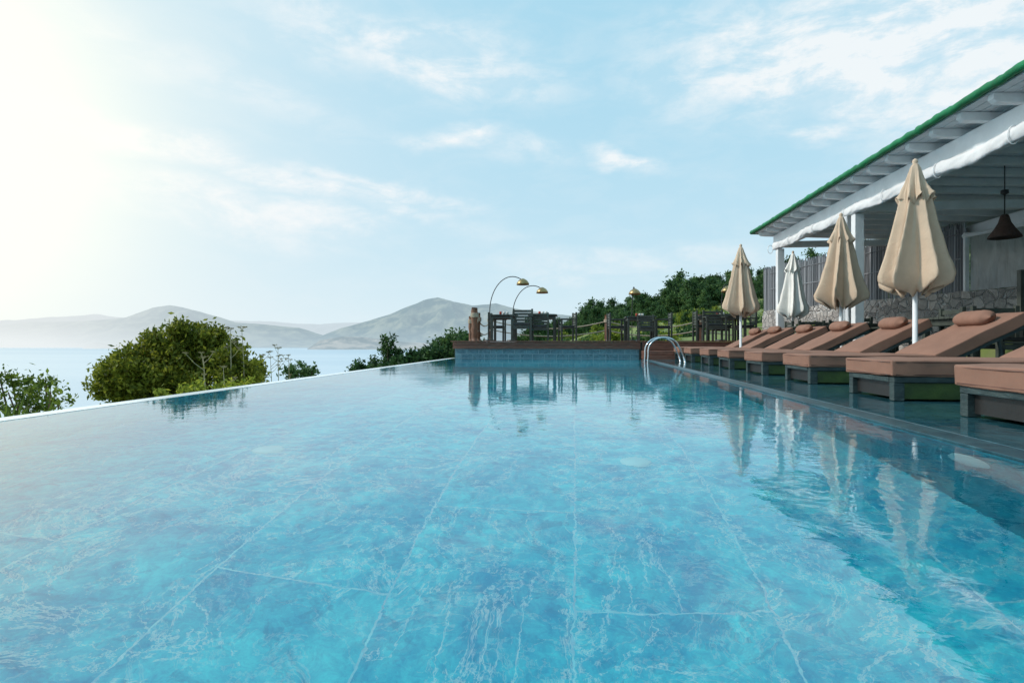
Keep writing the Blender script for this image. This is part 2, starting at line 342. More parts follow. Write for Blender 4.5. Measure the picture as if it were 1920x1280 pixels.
for px_,z_,r_ in((1318,16.4,math.pi/2),(1340,15.7,0),(1398,16.5,-math.pi/2),(1355,17.6,math.pi)):
    x,y=at(px_,z_); chair(x,y,r_)
# arc lamps
def arclamp(px,z,ptop,px2,yshade,reach_y=0,zb=.437):
    x,y=P(px,z); x2,_=P(px2,z); top=Hh(ptop,z); e=empty('arc_floor_lamp',(x,y,0)); R=x2-x
    m=MB(); m.lathe([(.001,zb+.04),(.15,zb+.035),(.16,zb)],24); pts=[]
    h0=zb+.02
    pts.append((0,0,h0)); hm=h0+(top-h0)*.45
    for i in range(1,6): pts.append((R*.02*i/5,0,h0+(hm-h0)*i/5))
    n=18
    for i in range(1,n+1):
        a=i/n*math.radians(118)
        xx=R*.02+(R*.98)*(1-math.cos(a))/(1-math.cos(math.radians(118))); zz=hm+(top-hm)*math.sin(a)
        pts.append((xx,0,zz))
    m.tube(pts,.013,8); m.make('arc_pole',blackm,True,e)
    q=MB(); zz=pts[-1][2]+.06; q.lathe([(.02,zz+.0),(.05,zz-.01),(.13,zz-.06),(.18,zz-.13),(.19,zz-.19),(.185,zz-.19),(.17,zz-.12),(.12,zz-.06),(.01,zz-.02)],24,(R,0)); q.make('lamp_shade',brass,True,e)
arclamp(917,17,519,981,525); arclamp(960,18.2,536,1017,541); arclamp(1185,18,538,1190,545); arclamp(1352,17.2,533,1364,541)
# ---------------------------------------------------------------- pool ladder
e=empty('pool_ladder'); m=MB()
for yy in(11.3,11.8):
    pts=[(1.40,yy,-.7),(1.40,yy,-.1),(1.42,yy,.15)]
    for i in range(0,13):
        a=math.pi-i/12*math.pi*.9; pts.append((1.72+.30*math.cos(a),yy,.24+.26*math.sin(a)))
    pts+= [(2.08,yy,.15),(2.12,yy,.01)]
    m.tube(pts,.018,10)
for zz in(-.2,-.45,-.7): m.box(1.36,1.44,11.3,11.8,zz-.015,zz+.015)
m.make('rails',steel,True,e)
# ---------------------------------------------------------------- loungers
def rounded(name,dx,dy,dz,mat,parent,bev=.035):
    bm=bmesh.new(); bmesh.ops.create_cube(bm,size=1); 
    for v in bm.verts: v.co=Vector((v.co.x*dx,v.co.y*dy,v.co.z*dz))
    bmesh.ops.subdivide_edges(bm,edges=bm.edges,cuts=10,use_grid_fill=True)
    rs=random.random()*50
    for v in bm.verts:
        fx=1-abs(v.co.x/dx*2)**4; fy=1-abs(v.co.y/dy*2)**4
        v.co.z+= (1 if v.co.z>0 else -.2)*.012*fx*fy*(dz/.12) + .010*noise.noise(v.co*5+Vector((rs,0,0)))
        v.co.y+=.006*noise.noise(v.co*7+Vector((0,rs,0))); v.co.x+=.006*noise.noise(v.co*7+Vector((0,0,rs)))
    me=bpy.data.meshes.new(name); bm.to_mesh(me); bm.free(); me.materials.append(mat)
    me.polygons.foreach_set('use_smooth',[True]*len(me.polygons))
    o=link(bpy.data.objects.new(name,me)); o.parent=parent
    b=o.modifiers.new('bev','BEVEL'); b.width=bev; b.segments=4; b.limit_method='ANGLE'; b.angle_limit=math.radians(50)
    b.use_clamp_overlap=True
    return o
def lounger(X,Y,rot=0,ang=28):
    e=empty('sun_lounger',(X,Y,.009),rot); W_=.66; L=2.0; hx=1.18
    m=MB()
    for yy in(0.0,W_-.06):
        m.box(0,.07,yy,yy+.06,0,.125); m.box(.95,1.02,yy,yy+.06,0,.125); m.box(L-.16,L-.09,yy,yy+.06,0,.125)
        m.box(0,L-.02,yy-.003,yy+.063,.126,.166)
    m.box(-.004,.074,.063,W_-.063,.128,.164); m.box(L-.1,L-.03,.063,W_-.063,.128,.164)
    for i in range(12): m.box(.09+i*.09,.15+i*.09,.064,W_-.064,.13,.16)
    m.make('frame',framed,parent=e,bevel=.004)
    q=MB()
    for yy in(.012,W_-.042): q.box(.072,.948,yy,yy+.03,.012,.124)
    q.make('side_boards',frameg,parent=e,bevel=.003)
    k2=MB(); k2.box(.035,.055,.064,W_-.064,.02,.124); k2.make('end_board',blackm,parent=e)
    c=rounded('seat_cushion',hx,W_+.03,.115,cush,e,.02); c.location=(hx/2-.02,W_/2,.166+.0575)
    a=math.radians(ang); bl=.88
    M=Matrix.Translation((hx-.02,0,.17))@Matrix.Rotation(-a,4,'Y')
    b=rounded('back_cushion',bl,W_+.03,.11,cush,e,.02); b.matrix_local=M@Matrix.Translation((bl/2+.01,W_/2,.055+.018))
    k=MB(); 
    for yy in(.01,W_-.06): k.box(0,bl,yy,yy+.05,-.02,.015,M)
    for i in range(8): k.box(.05+i*.105,.11+i*.105,.062,W_-.062,-.015,.012,M)
    px_=hx-.02+math.cos(a)*bl*.72; pz_=.17+math.sin(a)*bl*.72-.02
    for yy in(.08,W_-.12): k.tube([(px_,yy,pz_),(px_+.06,yy,.15)],.016,6)
    k.make('back_frame',framed,parent=e,bevel=.003)
    p=MB(); 
    for zz in(.182,.268):
        x0,x1,y0,y1=-.018,hx-.03,-.013,W_+.013
        p.tube([(x0+.02,y0,zz),(x1,y0,zz)],.005,6); p.tube([(x0,y0+.02,zz),(x0,y1-.02,zz)],.005,6)
    p.make('piping',cushp,True,e)
    h=MB(); n=16; pts=[]; rr=[]
    for i in range(n+1):
        s=i/n; pts.append((0,(s-.5)*.46,0)); rr.append(.078*(1-abs(2*s-1)**7)**.5+.004 + .002*math.sin(i*2.1))
    h.tube(pts,rr,18); o=h.make('head_bolster',cush,True,e); o.matrix_local=M@Matrix.Translation((bl*.76,W_/2,.11+.018+.06))@Matrix.Diagonal((1.15,1,.85,1))
ca,sa=math.cos(A),math.sin(A)
for i,(z,Xf,jr,an) in enumerate(((2.5,2.13,.01,28),(3.93,2.19,-.01,28),(5.5,2.26,.0,27),(6.95,2.28,.01,27),(8.4,2.27,-.01,27),(9.8,2.30,0,26),(11.2,2.28,.0,27),(12.5,2.3,.01,26))):
    lounger(Xf,(z+Xf*sa)/ca,jr,an)
# ---------------------------------------------------------------- umbrellas
def umbrella(x,y,mat,H=2.45,rot=0,s=1.0,seed=0):
    e=empty('closed_parasol',(x,y,.008),rot); m=MB()
    m.tube([(0,0,.0),(0,0,H-.06)],.026,14); m.lathe([(.001,.07),(.2,.06),(.22,.05),(.22,0)],24); m.make('pole',white,True,e)
    q=MB(); q.lathe([(.001,H+.02),(.022,H+.005),(.03,H-.02),(.02,H-.045),(.035,H-.06)],16); q.make('finial',tan,True,e)
    def cloth(name,z0,z1,Rf,ampf,fold,scal,nr=44,ns=200,ph=0,sub=.05):
        vs=[];fs=[]
        for i in range(nr+1):
            s_=i/nr
            for k in range(ns):
                th=2*math.pi*k/ns
                wob=noise.noise(Vector((math.cos(th)*1.1,math.sin(th)*1.1,s_*.7+seed*5+ph)))
                fa=fold*th+ph+wob*2.4+ .5*s_
                pl=1-abs(math.sin(fa*.5))**.8*2
                pl2=math.cos(fa*2.5+wob*6)
                f2=noise.noise(Vector((math.cos(th)*4,math.sin(th)*4,s_*1.2+seed)))
                r=Rf(s_)*(1+ampf(s_)*pl+sub*(.3+.7*s_)*pl2+wob*.16*s_ + .09*s_*f2)
                z=z0+(z1-z0)*s_+ (scal*s_**6)*pl+.10*s_**5*f2
                lean=.02*s_*s_*math.sin(seed*2.3)
                vs.append((r*math.cos(th)+lean,r*math.sin(th),z))
        for i in range(nr):
            for k in range(ns):
                k2=(k+1)%ns; fs.append((i*ns+k,i*ns+k2,(i+1)*ns+k2,(i+1)*ns+k))
        o=obj(name,vs,fs,mat,True,e); so_=o.modifiers.new('sol','SOLIDIFY'); so_.thickness=.004
    def Rm(t_):
        return float(np.interp(t_,[0,.12,.25,.5,.72,.88,.95,1],[.04,.095,.135,.185,.235,.285,.275,.20]))
    cloth('canopy',H-.14,.99,Rm,lambda s_:.14+.28*s_,8,.05)
    cloth('vent_cap',H-.05,H-.46,lambda s_:float(np.interp(s_,[0,.1,.5,1],[.026,.045,.09,.16])),lambda s_:.06+.24*s_,8,.05,20,160,.7)
    e.scale=(s,s,1)
for i,(px_,z_) in enumerate(((1716,6.4),(1577,9.1),(1389,12.0))):
    x,y=P(px_,z_); umbrella(x,y,tan,rot=i*1.1,seed=i)
x,y=P(1487,12.9); umbrella(x,y,creamy,rot=.4,seed=5,s=.9)
# ---------------------------------------------------------------- pavilion
pv=empty('poolside_pavilion'); XB=4.86; XE=4.46; YE=14.75; YS=-1.0
m=MB()
for yy in(YE-.55,10.45,6.5,2.5):
    m.box(XB-.07,XB+.08,yy-.075,yy+.075,.01,2.62)
m.make('posts',white,parent=pv,bevel=.008)
vs=[];fs=[];ns=28;N=50
for i in range(N+1):
    zz=.7+(2.62-.7)*i/N
    for k in range(ns):
        th=2*math.pi*k/ns; r=.07*(1+.25*math.cos(5*th+zz)+.3*noise.noise(Vector((math.cos(th),math.sin(th),zz*2))))*(.8+.25*abs(math.sin(zz*1.5)))
        vs.append((XB-.10+r*math.cos(th),10.45+.20+r*math.sin(th),zz))
for i in range(N):
    for k in range(ns):
        k2=(k+1)%ns; fs.append((i*ns+k,i*ns+k2,(i+1)*ns+k2,(i+1)*ns+k))
obj('gathered_curtain',vs,fs,canvas,True,pv)
m=MB(); m.box(XB-.065,XB+.065,YS,YE-.3,2.64,2.985); m.make('front_beam',white,parent=pv,bevel=.01)
vs=[];fs=[];ns=20;N=420
for i in range(N+1):
    yy=YS+(YE-.4-YS)*i/N
    for k in range(ns):
        th=2*math.pi*k/ns; r=.052*(1+.35*noise.noise(Vector((yy*2.2,math.cos(th)*.8,math.sin(th)*.8)))+.28*noise.noise(Vector((yy*6+math.sin(th)*1.5,math.cos(th)*1.5,3)))); sag=.025*math.sin(yy*3.2)
        vs.append((XB-.085+r*.7*math.cos(th),yy,2.68+sag+r*1.5*math.sin(th)))
for i in range(N):
    for k in range(ns):
        k2=(k+1)%ns; fs.append((i*ns+k,i*ns+k2,(i+1)*ns+k2,(i+1)*ns+k))
obj('rolled_blind',vs,fs,canvas,True,pv)
m=MB(); yy=YS
while yy<YE: m.tube([(XB-.085+.06*math.cos(a),yy,2.68+.10*math.sin(a)) for a in [i*math.pi/8 for i in range(17)]],.007,5); yy+=1.3
m.make('blind_ties',white,True,pv)
m=MB(); yy=YE-.25; SL=-.045
XK=11.5
while yy>YS:
    v=len(m.v); z0,z1=2.99,3.095
    prof=[(XE+.02,z1),(XE+.02,z1-.06),(XE+.06,z0+.012),(XE+.14,z0),(XK,z0+(XK-XE)*SL),(XK,z1+(XK-XE)*SL)]
    for dy in(-.045,.045):
        for (xx,zz) in prof: m.v.append((xx,yy+dy,zz))
    n=6; m.f.append(tuple(v+i for i in range(n))); m.f.append(tuple(v+n+i for i in reversed(range(n))))
    for i in range(n): j=(i+1)%n; m.f.append((v+i,v+n+i,v+n+j,v+j))
    yy-=.52
m.make('rafters',white,parent=pv)
m=MB(); n=60
for i in range(n):
    xa=XE+(XK-XE)*i/n; xb=XE+(XK-XE)*(i+.94)/n; zz=3.10+(xa-XE)*SL
    m.box(xa,xb,YS,YE,zz,zz+.02)
m.make('roof_boards',whitew,parent=pv)
m=MB(); v=[(XE-.06,3.13),(XK,3.13+(XK-XE)*SL),(XK,3.16+(XK-XE)*SL),(XE-.06,3.16)]
m.v=[(a,YS,c) for a,c in v]+[(a,YE+.05,c) for a,c in v]; m.f=[(0,1,2,3),(7,6,5,4),(0,4,5,1),(1,5,6,2),(2,6,7,3),(3,7,4,0)]
m.make('roof_sheet',green,parent=pv)
m=MB(); N=260
m.tube([(XE-.07,YS+(YE+.06-YS)*i/N,3.135+.014*noise.noise(Vector((i*.25,0,0)))) for i in range(N+1)],[.045+.018*noise.noise(Vector((i*.7,2,0))) for i in range(N+1)],10)
m.tube([(XE-.07+(XK-XE)*i/30,YE+.06,3.135+(XK-XE)*SL*i/30) for i in range(31)],.04,8)
m.make('green_eave',green,True,pv)
m=MB(); 
for yy in(YE-.55,10.45,6.5,2.5): m.box(XB+.07,XK,yy-.05,yy+.05,2.66,2.80)
m.box(8.0,8.12,YS,YE-.2,2.55,2.78)
m.make('cross_beams',white,parent=pv)
x,y=P(1916,8.6); m=MB(); m.box(x-.04,x+.04,y-.04,y+.04,.01,1.5); m.make('dark_post',darkwood,parent=pv)
def pendant(px,z,ytop,ybot):
    x,y=P(px,z); e=empty('wicker_pendant_lamp',(x,y,0)); zt,zb=Hh(ytop,z),Hh(ybot,z); m=MB(); h=zt-zb
    m.lathe([(.03,zt),(.05,zt-.02),(.075,zt-h*.35),(.12,zt-h*.6),(.19,zb+.03),(.20,zb),(.19,zb),(.11,zt-h*.6),(.06,zt-h*.35),(.02,zt-.03)],24); m.make('shade',wick,True,e)
    q=MB(); q.tube([(0,0,zt),(0,0,2.97)],.008,6); q.lathe([(.001,zt+.36),(.045,zt+.35),(.05,zt+.30),(.01,zt+.28)],12); q.make('cord',blackm,True,e)
pendant(1884,8.2,402,446)
# ---------------------------------------------------------------- stone wall, reed fence, sheet
def XW(y): return float(np.interp(y,[-4,10.2,19.4],[10.8,8.3,6.15]))
vs=[];fs=[];NW=220;NH=14
for i in range(NW+1):
    yy=-4+(19.4+4)*i/NW; xx=XW(yy)
    for j in range(NH+1):
        zz=.0+1.42*j/NH+(.05*noise.noise(Vector((yy*2.2,5,0))) if j==NH else 0)
        vs.append((xx-.05+.05*noise.noise(Vector((yy*4,zz*4,1))),yy,zz))
    vs.append((xx+.4,yy,1.40)); 
R=NH+2
for i in range(NW):
    for j in range(R-1): a=i*R+j; fs.append((a,a+1,a+R+1,a+R))
obj('stone_wall',vs,fs,stone)
m=MB(); yy=12.45
while yy<19.6:
    xx=XW(yy)+.05+random.uniform(-.01,.02); h=1.42+random.uniform(-.08,.08); r=random.uniform(.006,.013); ln=random.gauss(0,.012)
    m.box(xx-r,xx+r,yy-r,yy+r,1.38,1.38+h*.98,Matrix.Translation((xx,yy,0))@Matrix.Rotation(ln,4,'X')@Matrix.Translation((-xx,-yy,0))); yy+=random.uniform(.006,.013)
rf=m.make('reed_fence',reedm)
m=MB(); m.tube([(XW(y_)+.03,y_,2.1) for y_ in np.linspace(12.5,19.5,12)],.012,6); m.tube([(XW(y_)+.03,y_,2.6) for y_ in np.linspace(12.5,19.5,12)],.012,6); o=m.make('reed_fence_wires',reedm,True)
o.parent=rf
sheet,t_,b_=newmat('plastic_sheet'); co_=t_.new('ShaderNodeTexCoord').outputs['Object']; n_=t_.noise(t_.mapping(co_,scale=(1,1,.5)),3,4,.6,1.0)
wv=t_.noise(t_.mapping(co_,scale=(14,14,1.2)),1,3,.6)
scol=t_.mix(t_.maprange(n_.outputs[0],.35,.65),(.50,.53,.55),(.72,.75,.77)); scol=t_.mix(t_.maprange(wv.outputs[0],.5,.7,0,.5),scol,(.3,.31,.31)); t_.link(scol,b_.inputs['Base Color']); b_.inputs['Roughness'].default_value=.08
bp_=t_.new('ShaderNodeBump'); bp_.inputs['Distance'].default_value=.02; t_.link(n_.outputs[0],bp_.inputs['Height']); t_.link(bp_.outputs[0],b_.inputs['Normal'])
tr_=t_.new('ShaderNodeBsdfTranslucent'); t_.link(scol,tr_.inputs[0]); ms_=t_.new('ShaderNodeMixShader'); ms_.inputs[0].default_value=.5
t_.link(b_.outputs[0],ms_.inputs[1]); t_.link(tr_.outputs[0],ms_.inputs[2]); t_.link(ms_.outputs[0],t_.n['Material Output'].inputs[0])
wsn=empty('wind_screen'); vs=[];fs=[];n=60
for i in range(n+1):
    yy=-4+(12.3+4)*i/n
    for zz in(1.43,2.5): vs.append((XW(yy)+.04,yy,zz))
for i in range(n): fs.append((2*i,2*i+2,2*i+3,2*i+1))
obj('sheet',vs,fs,sheet,True,wsn)
m=MB(); 
for y_ in(12.35,4,-1): m.box(XW(y_)-.03,XW(y_)+.05,y_-.03,y_+.03,1.40,2.6)
pts=[(XW(y_)+.0,y_,2.54) for y_ in np.linspace(-4,12.4,14)]; m.tube(pts,.045,6); m.make('screen_frame',white,parent=wsn)
for px_,z_,lx in((1560,12.2,1.6),(1640,10.8,1.2),(1860,7.6,1.4)):
    x,y=P(px_,z_); table(x,y,lx,.8,.01,.74,False)
for px_,z_,r_ in((1530,12.0,0),(1590,11.6,0),(1545,13,math.pi),(1625,10.2,0.2),(1675,10.5,-1.5),(1820,7.6,1.5),(1890,7.0,0),(1500,12.6,1.5)):
    x,y=P(px_,z_); chair(x,y,r_,.01)
# ---------------------------------------------------------------- foliage
def leafmesh(name,lobes,leaf,nclump,per,cr,mat,parent=None,flat=.8,aspect=.45):
    C=[]
    for (cx,cy,cz,r) in lobes:
        k=max(3,int(nclump*(r**2)))
        u=rng.normal(size=(k,3)); u/=np.linalg.norm(u,axis=1)[:,None]
        rad=r*(.45+.6*rng.random(k)**.7); c=u*rad[:,None]; c[:,2]*=flat
        C.append(c+np.array([cx,cy,cz]))
    C=np.concatenate(C); n=len(C)*per
    sz=cr*rng.uniform(.5,1.3,size=len(C))
    ctr=np.repeat(C,per,axis=0)+rng.normal(size=(n,3))*np.repeat(sz,per)[:,None]*.6
    a=rng.normal(size=(n,3)); a[:,2]+=.3; a/=np.linalg.norm(a,axis=1)[:,None]
    b=rng.normal(size=(n,3)); b-= (b*a).sum(1)[:,None]*a; b/=np.linalg.norm(b,axis=1)[:,None]
    L=leaf*rng.uniform(.6,1.4,size=n)[:,None]
    v=np.stack([ctr-a*L,ctr+b*L*aspect,ctr+a*L,ctr-b*L*aspect],1).reshape(-1,3)
    me=bpy.data.meshes.new(name); me.vertices.add(len(v)); me.vertices.foreach_set('co',v.ravel())
    me.loops.add(len(v)); me.loops.foreach_set('vertex_index',np.arange(len(v))); me.polygons.add(n); me.polygons.foreach_set('loop_start',np.arange(n)*4); me.polygons.foreach_set('loop_total',np.full(n,4))
    me.update(calc_edges=True); me.validate(); me.materials.append(mat)
    if parent is False: return me
    o=link(bpy.data.objects.new(name,me)); 
    if parent: o.parent=parent
    return o
def trunkmesh(m,base,tips,r0):
    base=Vector(base)
    mid=sum((Vector(t_) for t_ in tips),Vector())/len(tips); fork=base.lerp(mid,.45)
    m.tube([base,base.lerp(fork,.5)+Vector((.05,.03,0)),fork],[r0,r0*.85,r0*.7],8)
    for t_ in tips:
        t_=Vector(t_); md=fork.lerp(t_,.5)+Vector((random.uniform(-.1,.1)*1,random.uniform(-.1,.1),.08)); m.tube([fork,md,t_],[r0*.5,r0*.3,r0*.1],6)
def tree(name,spec,z,leaf,ncl,per,cr,mat,gz,rb=.1,dz=.3):
    e=empty(name); lobes=[]
    for (px,y,r) in spec:
        zz=z+random.uniform(-dz,dz); x,yy=P(px,zz); lobes.append((x,yy,Hh(y,zz),r))
    leafmesh('crown',lobes,leaf,ncl,per,cr,mat,e)
    cx=sum(l[0] for l in lobes)/len(lobes); cy=sum(l[1] for l in lobes)/len(lobes)
    m=MB(); trunkmesh(m,(cx,cy,gz),[l[:3] for l in lobes],rb); m.make('trunk',bark,True,e)
tree('pine_tree',[(345,660,.46),(290,672,.44),(400,662,.46),(238,690,.38),(440,686,.42),(212,715,.36),(468,705,.26),(320,720,.65),(390,725,.62),(260,740,.45),(335,630,.24),(385,632,.24),(300,643,.24),(358,628,.22)],10,.042,230,75,.12,leaf_olive,-5,.14,.35)
tree('tall_shrub',[(15,735,.16),(55,728,.14),(95,735,.15),(35,755,.18),(110,752,.12),(75,765,.14),(0,712,.10),(20,705,.06),(85,712,.07)],5,.022,420,24,.06,leaf_bright,-2.5,.05,.15)
tree('small_shrub',[(565,692,.26),(545,700,.2),(585,695,.18),(560,712,.3)],14,.045,260,24,.09,leaf_dark,-6,.05,.3)
tree('young_pine_tree',[(728,650,.22),(735,668,.42),(712,685,.42),(745,690,.5),(726,636,.12)],19,.07,130,30,.14,leaf_dark,-7,.07,.3)
tree('round_tree',[(845,643,.42),(830,655,.40),(862,655,.40),(845,668,.6)],21,.07,150,40,.15,leaf_dark,-7,.1,.3)
tree('shrub_thicket',[(780,676,.42),(800,672,.38),(815,672,.42),(762,684,.42),(700,692,.4),(680,697,.35),(872,632,.3),(880,650,.6),(665,703,.3),(838,680,.6),(790,690,.7)],20,.075,120,34,.16,leaf_dark,-8,.08,1.0)
e=empty('fan_palm'); m=MB(); 
for (px,y,z,tilt) in((28,752,4.6,-.3),(75,768,4.5,.4),(5,770,4.4,-.6),(50,775,4.3,.1)):
    x,yy=P(px,z); c=Vector((x,yy,Hh(y,z)))
    nv_=18
    for i in range(nv_):
        a=math.radians(-15+210*i/(nv_-1)); ln=.34*random.uniform(.8,1.1)
        dvec=Vector((math.cos(a),random.uniform(-.25,.25),math.sin(a)*.8)).normalized(); b0=c+Vector((0,0,-.22)); tip=b0+dvec*ln+Vector((0,0,-.04))
        sd_=dvec.cross(Vector((0,1,0))).normalized()*.011; mid=b0+dvec*ln*.55
        k=len(m.v); m.v+=[b0,mid+sd_,tip,mid-sd_]; m.f.append((k,k+1,k+2,k+3))
    m.tube([c+Vector((0,0,-.22)),c+Vector((.03,0,-1.2))],.008,5)
m.make('fronds',leaf_bright,parent=e)
def stalk(px,z,ytop,ybot,n,spread,top):
    e=empty('wild_fennel_stalk'); m=MB(); x,y=P(px,z); zt,zb=Hh(ytop,z),Hh(ybot,z); b=Vector((x,y,zb-.6)); tp=Vector((x+random.uniform(-.05,.05),y,zt))
    m.tube([b,b.lerp(tp,.5)+Vector((.02,0,0)),tp],[.012,.008,.004],5)
    tips=[(tp,top)]
    for i in range(n):
        s=random.uniform(.45,.95); p=b.lerp(tp,s); a=random.uniform(0,6.28); ln=spread*random.uniform(.5,1)
        q=p+Vector((math.cos(a)*ln,math.sin(a)*ln*.6,ln*.9)); m.tube([p,p.lerp(q,.5)+Vector((0,0,-.02)),q],[.005,.004,.003],4); tips.append((q,top*.7))
    for q,r in tips:
        for k in range(14):
            a=random.uniform(0,6.28); rr=r*math.sqrt(random.random()); q2=q+Vector((math.cos(a)*rr,math.sin(a)*rr,r*.5+random.uniform(-.01,.01)))
            m.tube([q,q2],[.002,.0015],3,False)
            for _ in range(3):
                o_=q2+Vector((random.uniform(-1,1),random.uniform(-1,1),random.uniform(-.5,.5)))*r*.16; s=r*.07+.003; k0=len(m.v)
                m.v+=[o_+Vector((-s,0,0)),o_+Vector((0,-s,s)),o_+Vector((s,0,0)),o_+Vector((0,s,-s))]; m.f.append((k0,k0+1,k0+2,k0+3))
    m.make('stalk',dry,parent=e)
stalk(457,9.5,618,690,2,.15,.09); stalk(430,9.4,620,700,3,.2,.07)
stalk(520,12,655,705,5,.3,.08); stalk(492,12,668,705,3,.2,.07); stalk(540,12.5,668,706,3,.25,.06); stalk(508,12.2,672,708,3,.3,.06)
stalk(385,8.5,672,735,4,.3,.06); stalk(420,8.5,690,730,4,.25,.05)
tree('edge_shrub',[(380,728,.10),(430,724,.09),(345,733,.1),(460,716,.07),(300,742,.1),(410,730,.1)],8,.03,900,18,.07,leaf_bright,-4,.03,.3)
# ---------------------------------------------------------------- terrain
def ground(X,Y):
    tt=X/max(Y,1)
    g=float(np.interp(tt,[-1.2,-.6,-.3,-.2,-.12,-.064,.02,.236,.447,.8,1.2],[-120,-70,-34,-20,-9,-2.,2.4,8.0,13.5,24,36]))
    if Y<=120: hR=g*min(max((Y-18)/102,0),1)-.2
    else: hR=g-.2-(Y-120)*.25
    if X<-3.3:
        hL=-1.6-(-3.3-X)*.55; mn=min(hR,hL); w_=min(max((Y-30)/40,0),1); h=hR*w_+mn*(1-w_)
    else: h=hR
    xw=XW(min(max(Y,-4),19.4))
    if X>xw+.35 and Y<40:
        f=min(max((30-Y)/10,0),1); hw=1.3+.18*(X-xw); h=max(h,hw*f+h*(1-f))
    h+=1.0*noise.noise(Vector((X*.03,Y*.03,0)))*min(1,max(0,(Y-25)/40))
    return max(h,-75)
xs=sorted(set(list(np.linspace(-420,-40,26))+list(np.linspace(-40,-4,19))+[-3.6,-3.3]+list(np.linspace(-3,14,24))+list(np.linspace(16,120,36))+list(np.linspace(125,500,20))))
ys=sorted(set(list(np.linspace(-60,14,16))+list(np.linspace(15,130,60))+list(np.linspace(136,500,30))))
vs=[(x,y,ground(x,y) if not(-3.4<x<7 and y<21) else -1.7) for y in ys for x in xs]; nx=len(xs)
fs=[(j*nx+i,j*nx+i+1,(j+1)*nx+i+1,(j+1)*nx+i) for j in range(len(ys)-1) for i in range(nx-1)]
gm,t_,b_=newmat('hillside_ground'); co_=t_.new('ShaderNodeTexCoord').outputs['Object']; n_=t_.noise(co_,.12,6,.65); n2=t_.noise(co_,2,5,.6)
c_=t_.mix(t_.maprange(n_.outputs[0],.4,.6),(.10,.16,.04),(.22,.26,.055)); c_=t_.mix(t_.maprange(n2.outputs[0],.4,.7,0,.5),c_,(.22,.20,.11)); t_.link(c_,b_.inputs['Base Color']); b_.inputs['Roughness'].default_value=.95
obj('ground',vs,fs,gm,True)
protos=[]
for k in range(5):
    lob=[]; h=random.uniform(.9,1.2)
    for i in range(9):
        s=random.random(); lob.append((random.uniform(-.9,.9)*(1.15-s*.75),random.uniform(-.9,.9)*(1.15-s*.75),1.2+s*2.6*h,random.uniform(.45,.85)*(1.15-.5*s)))
    protos.append(leafmesh('pine_crown',lob,.15,42,26,.34,leaf_pine if k%5 else leaf_dark,False,.75,.5))
bush=[]
for k in range(3):
    lob=[(random.uniform(-.8,.8),random.uniform(-.8,.8),random.uniform(.1,.6),random.uniform(.4,.7)) for i in range(7)]
    bush.append(leafmesh('scrub_crown',lob,.09,50,24,.24,leaf_bright if k<2 else leaf_dark,False,.8,.5))
forest=empty('hillside_forest'); scrub=empty('hillside_scrub')
def scatter(n,yr,tr,meshes,par,smin,smax,nm):
    for i in range(n):
        Y=random.uniform(*yr); T=random.uniform(*tr); X=T*Y
        o=link(bpy.data.objects.new(nm,random.choice(meshes))); s=random.uniform(smin,smax)
        o.location=(X,Y,ground(X,Y)-.3*s); o.scale=(s*random.uniform(.85,1.2),s*random.uniform(.85,1.2),s*random.uniform(.8,1.25)); o.rotation_euler=(0,0,random.uniform(0,6.28)); o.parent=par
scatter(440,(92,135),(-.085,.75),protos,forest,.7,1.3,'pine_crown')
scatter(40,(110,150),(-.07,.6),protos,forest,1.3,1.7,'pine_crown')
scatter(50,(60,110),(-.14,-.06),protos,forest,.6,1.0,'pine_crown')
scatter(36,(68,92),(-.05,.7),protos,forest,.4,.8,'pine_crown')
scatter(230,(26,92),(-.12,.75),bush,scrub,.5,1.0,'scrub_crown')
scatter(12,(34,60),(-.05,.6),protos,forest,.22,.4,'pine_crown')
for i in range(60):
    Y=random.uniform(6,30); X=XW(min(Y,19.4))+random.uniform(1.5,14); o=link(bpy.data.objects.new('scrub_crown',random.choice(bush))); s=random.uniform(.5,.9); o.location=(X,Y,ground(X,Y)-.1); o.scale=(s,s,s); o.parent=scrub
for px_,z_ in((1500,13.6),(1522,13.9)):
    x,y=P(px_,z_); e=empty('potted_plant',(x,y,0)); m=MB(); m.lathe([(.001,.01),(.13,.01),(.17,.32),(.15,.32),(.001,.28)],18); m.make('pot',logwood,True,e)
    leafmesh('leaves',[(0,0,.55,.2),(.05,0,.75,.18)],.045,260,16,.08,leaf_bright,e)
# ---------------------------------------------------------------- sea
sm,t_,b_=newmat('sea_water'); co_=t_.new('ShaderNodeTexCoord').outputs['Object']; n_=t_.noise(co_,.02,6,.6); 
n2=t_.noise(t_.mapping(co_,scale=(.0003,.0012,1)),1,4,.6)
t_.link(t_.mix(t_.maprange(n2.outputs[0],.35,.65),(.42,.54,.64),(.54,.63,.70)),b_.inputs['Base Color']); b_.inputs['Roughness'].default_value=.32
bp_=t_.new('ShaderNodeBump'); bp_.inputs['Distance'].default_value=2.0; bp_.inputs['Strength'].default_value=.4; t_.link(n_.outputs[0],bp_.inputs['Height']); t_.link(bp_.outputs[0],b_.inputs['Normal'])
S=90000; obj('sea',[(-S,-S,-60),(S,-S,-60),(S,S,-60),(-S,S,-60)],[(0,1,2,3)],sm)
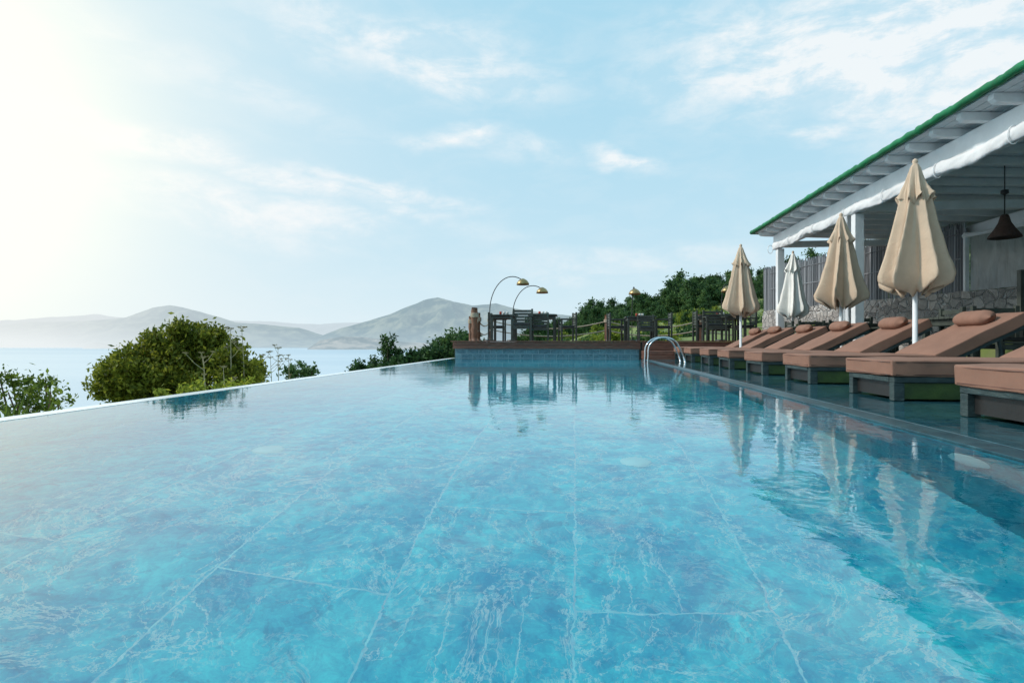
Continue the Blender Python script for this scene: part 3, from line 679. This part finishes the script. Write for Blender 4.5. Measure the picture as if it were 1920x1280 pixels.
# ---------------------------------------------------------------- mountains
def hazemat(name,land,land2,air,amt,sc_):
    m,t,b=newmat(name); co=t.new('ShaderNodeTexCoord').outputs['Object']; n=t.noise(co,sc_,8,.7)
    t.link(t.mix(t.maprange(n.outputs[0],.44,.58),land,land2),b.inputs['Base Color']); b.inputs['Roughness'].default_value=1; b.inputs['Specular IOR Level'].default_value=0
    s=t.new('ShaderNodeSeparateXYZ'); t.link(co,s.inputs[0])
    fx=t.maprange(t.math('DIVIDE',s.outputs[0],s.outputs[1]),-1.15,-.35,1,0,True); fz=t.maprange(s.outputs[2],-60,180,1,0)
    em=t.new('ShaderNodeEmission'); t.link(t.mix(fx,air,(.86,.905,.91)),em.inputs[0]); em.inputs[1].default_value=1  # airlight haze painted as emission, stronger to the left and near sea level
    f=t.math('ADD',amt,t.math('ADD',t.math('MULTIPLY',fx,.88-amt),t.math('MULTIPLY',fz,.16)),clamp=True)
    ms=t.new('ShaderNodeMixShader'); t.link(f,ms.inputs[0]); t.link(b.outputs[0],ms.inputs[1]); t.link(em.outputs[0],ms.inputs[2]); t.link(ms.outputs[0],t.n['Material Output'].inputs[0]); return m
def ridge(name,prof,dist,front,mat,rough=.12,seed=0):
    pxs=[p[0] for p in prof]; hs=[p[1] for p in prof]; vs=[];fs=[]; nxx=int((pxs[-1]-pxs[0])/2); ny=60
    for j in range(ny+1):
        s=j/ny; z=front+(dist-front)*s*1.6
        for i in range(nxx+1):
            px=pxs[0]+(pxs[-1]-pxs[0])*i/nxx; cr=Hh(float(np.interp(px,pxs,hs)),dist)+62
            x,y=P(px,z); q=min(s*1.6,1) if s*1.6<=1 else max(0,1-(s*1.6-1)*1.4)
            bell=q*q*(3-2*q); bell=.35*q+.65*bell
            nn_=noise.fractal(Vector((x/900+seed,y/900,seed)),1.0,2.1,6)
            rg=1-abs(noise.fractal(Vector((x/700+seed,y/1800,seed+3)),1,2,6))*1.8
            h=cr*bell*(1+ (rg-.75)*.6*(1-q*q) )+cr*rough*nn_*min(1,q*3)
            vs.append((x,y,-60+max(h,-3)-(.8 if s==0 else 0)))
    n=nxx+1
    for j in range(ny):
        for i in range(nxx): fs.append((j*n+i,j*n+i+1,(j+1)*n+i+1,(j+1)*n+i))
    obj(name,vs,fs,mat,True)
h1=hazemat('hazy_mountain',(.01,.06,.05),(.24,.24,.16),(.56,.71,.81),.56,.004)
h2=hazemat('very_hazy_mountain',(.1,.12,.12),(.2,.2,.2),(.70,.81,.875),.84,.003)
h3=hazemat('hazy_headland',(.03,.07,.06),(.45,.36,.28),(.56,.69,.78),.46,.006)
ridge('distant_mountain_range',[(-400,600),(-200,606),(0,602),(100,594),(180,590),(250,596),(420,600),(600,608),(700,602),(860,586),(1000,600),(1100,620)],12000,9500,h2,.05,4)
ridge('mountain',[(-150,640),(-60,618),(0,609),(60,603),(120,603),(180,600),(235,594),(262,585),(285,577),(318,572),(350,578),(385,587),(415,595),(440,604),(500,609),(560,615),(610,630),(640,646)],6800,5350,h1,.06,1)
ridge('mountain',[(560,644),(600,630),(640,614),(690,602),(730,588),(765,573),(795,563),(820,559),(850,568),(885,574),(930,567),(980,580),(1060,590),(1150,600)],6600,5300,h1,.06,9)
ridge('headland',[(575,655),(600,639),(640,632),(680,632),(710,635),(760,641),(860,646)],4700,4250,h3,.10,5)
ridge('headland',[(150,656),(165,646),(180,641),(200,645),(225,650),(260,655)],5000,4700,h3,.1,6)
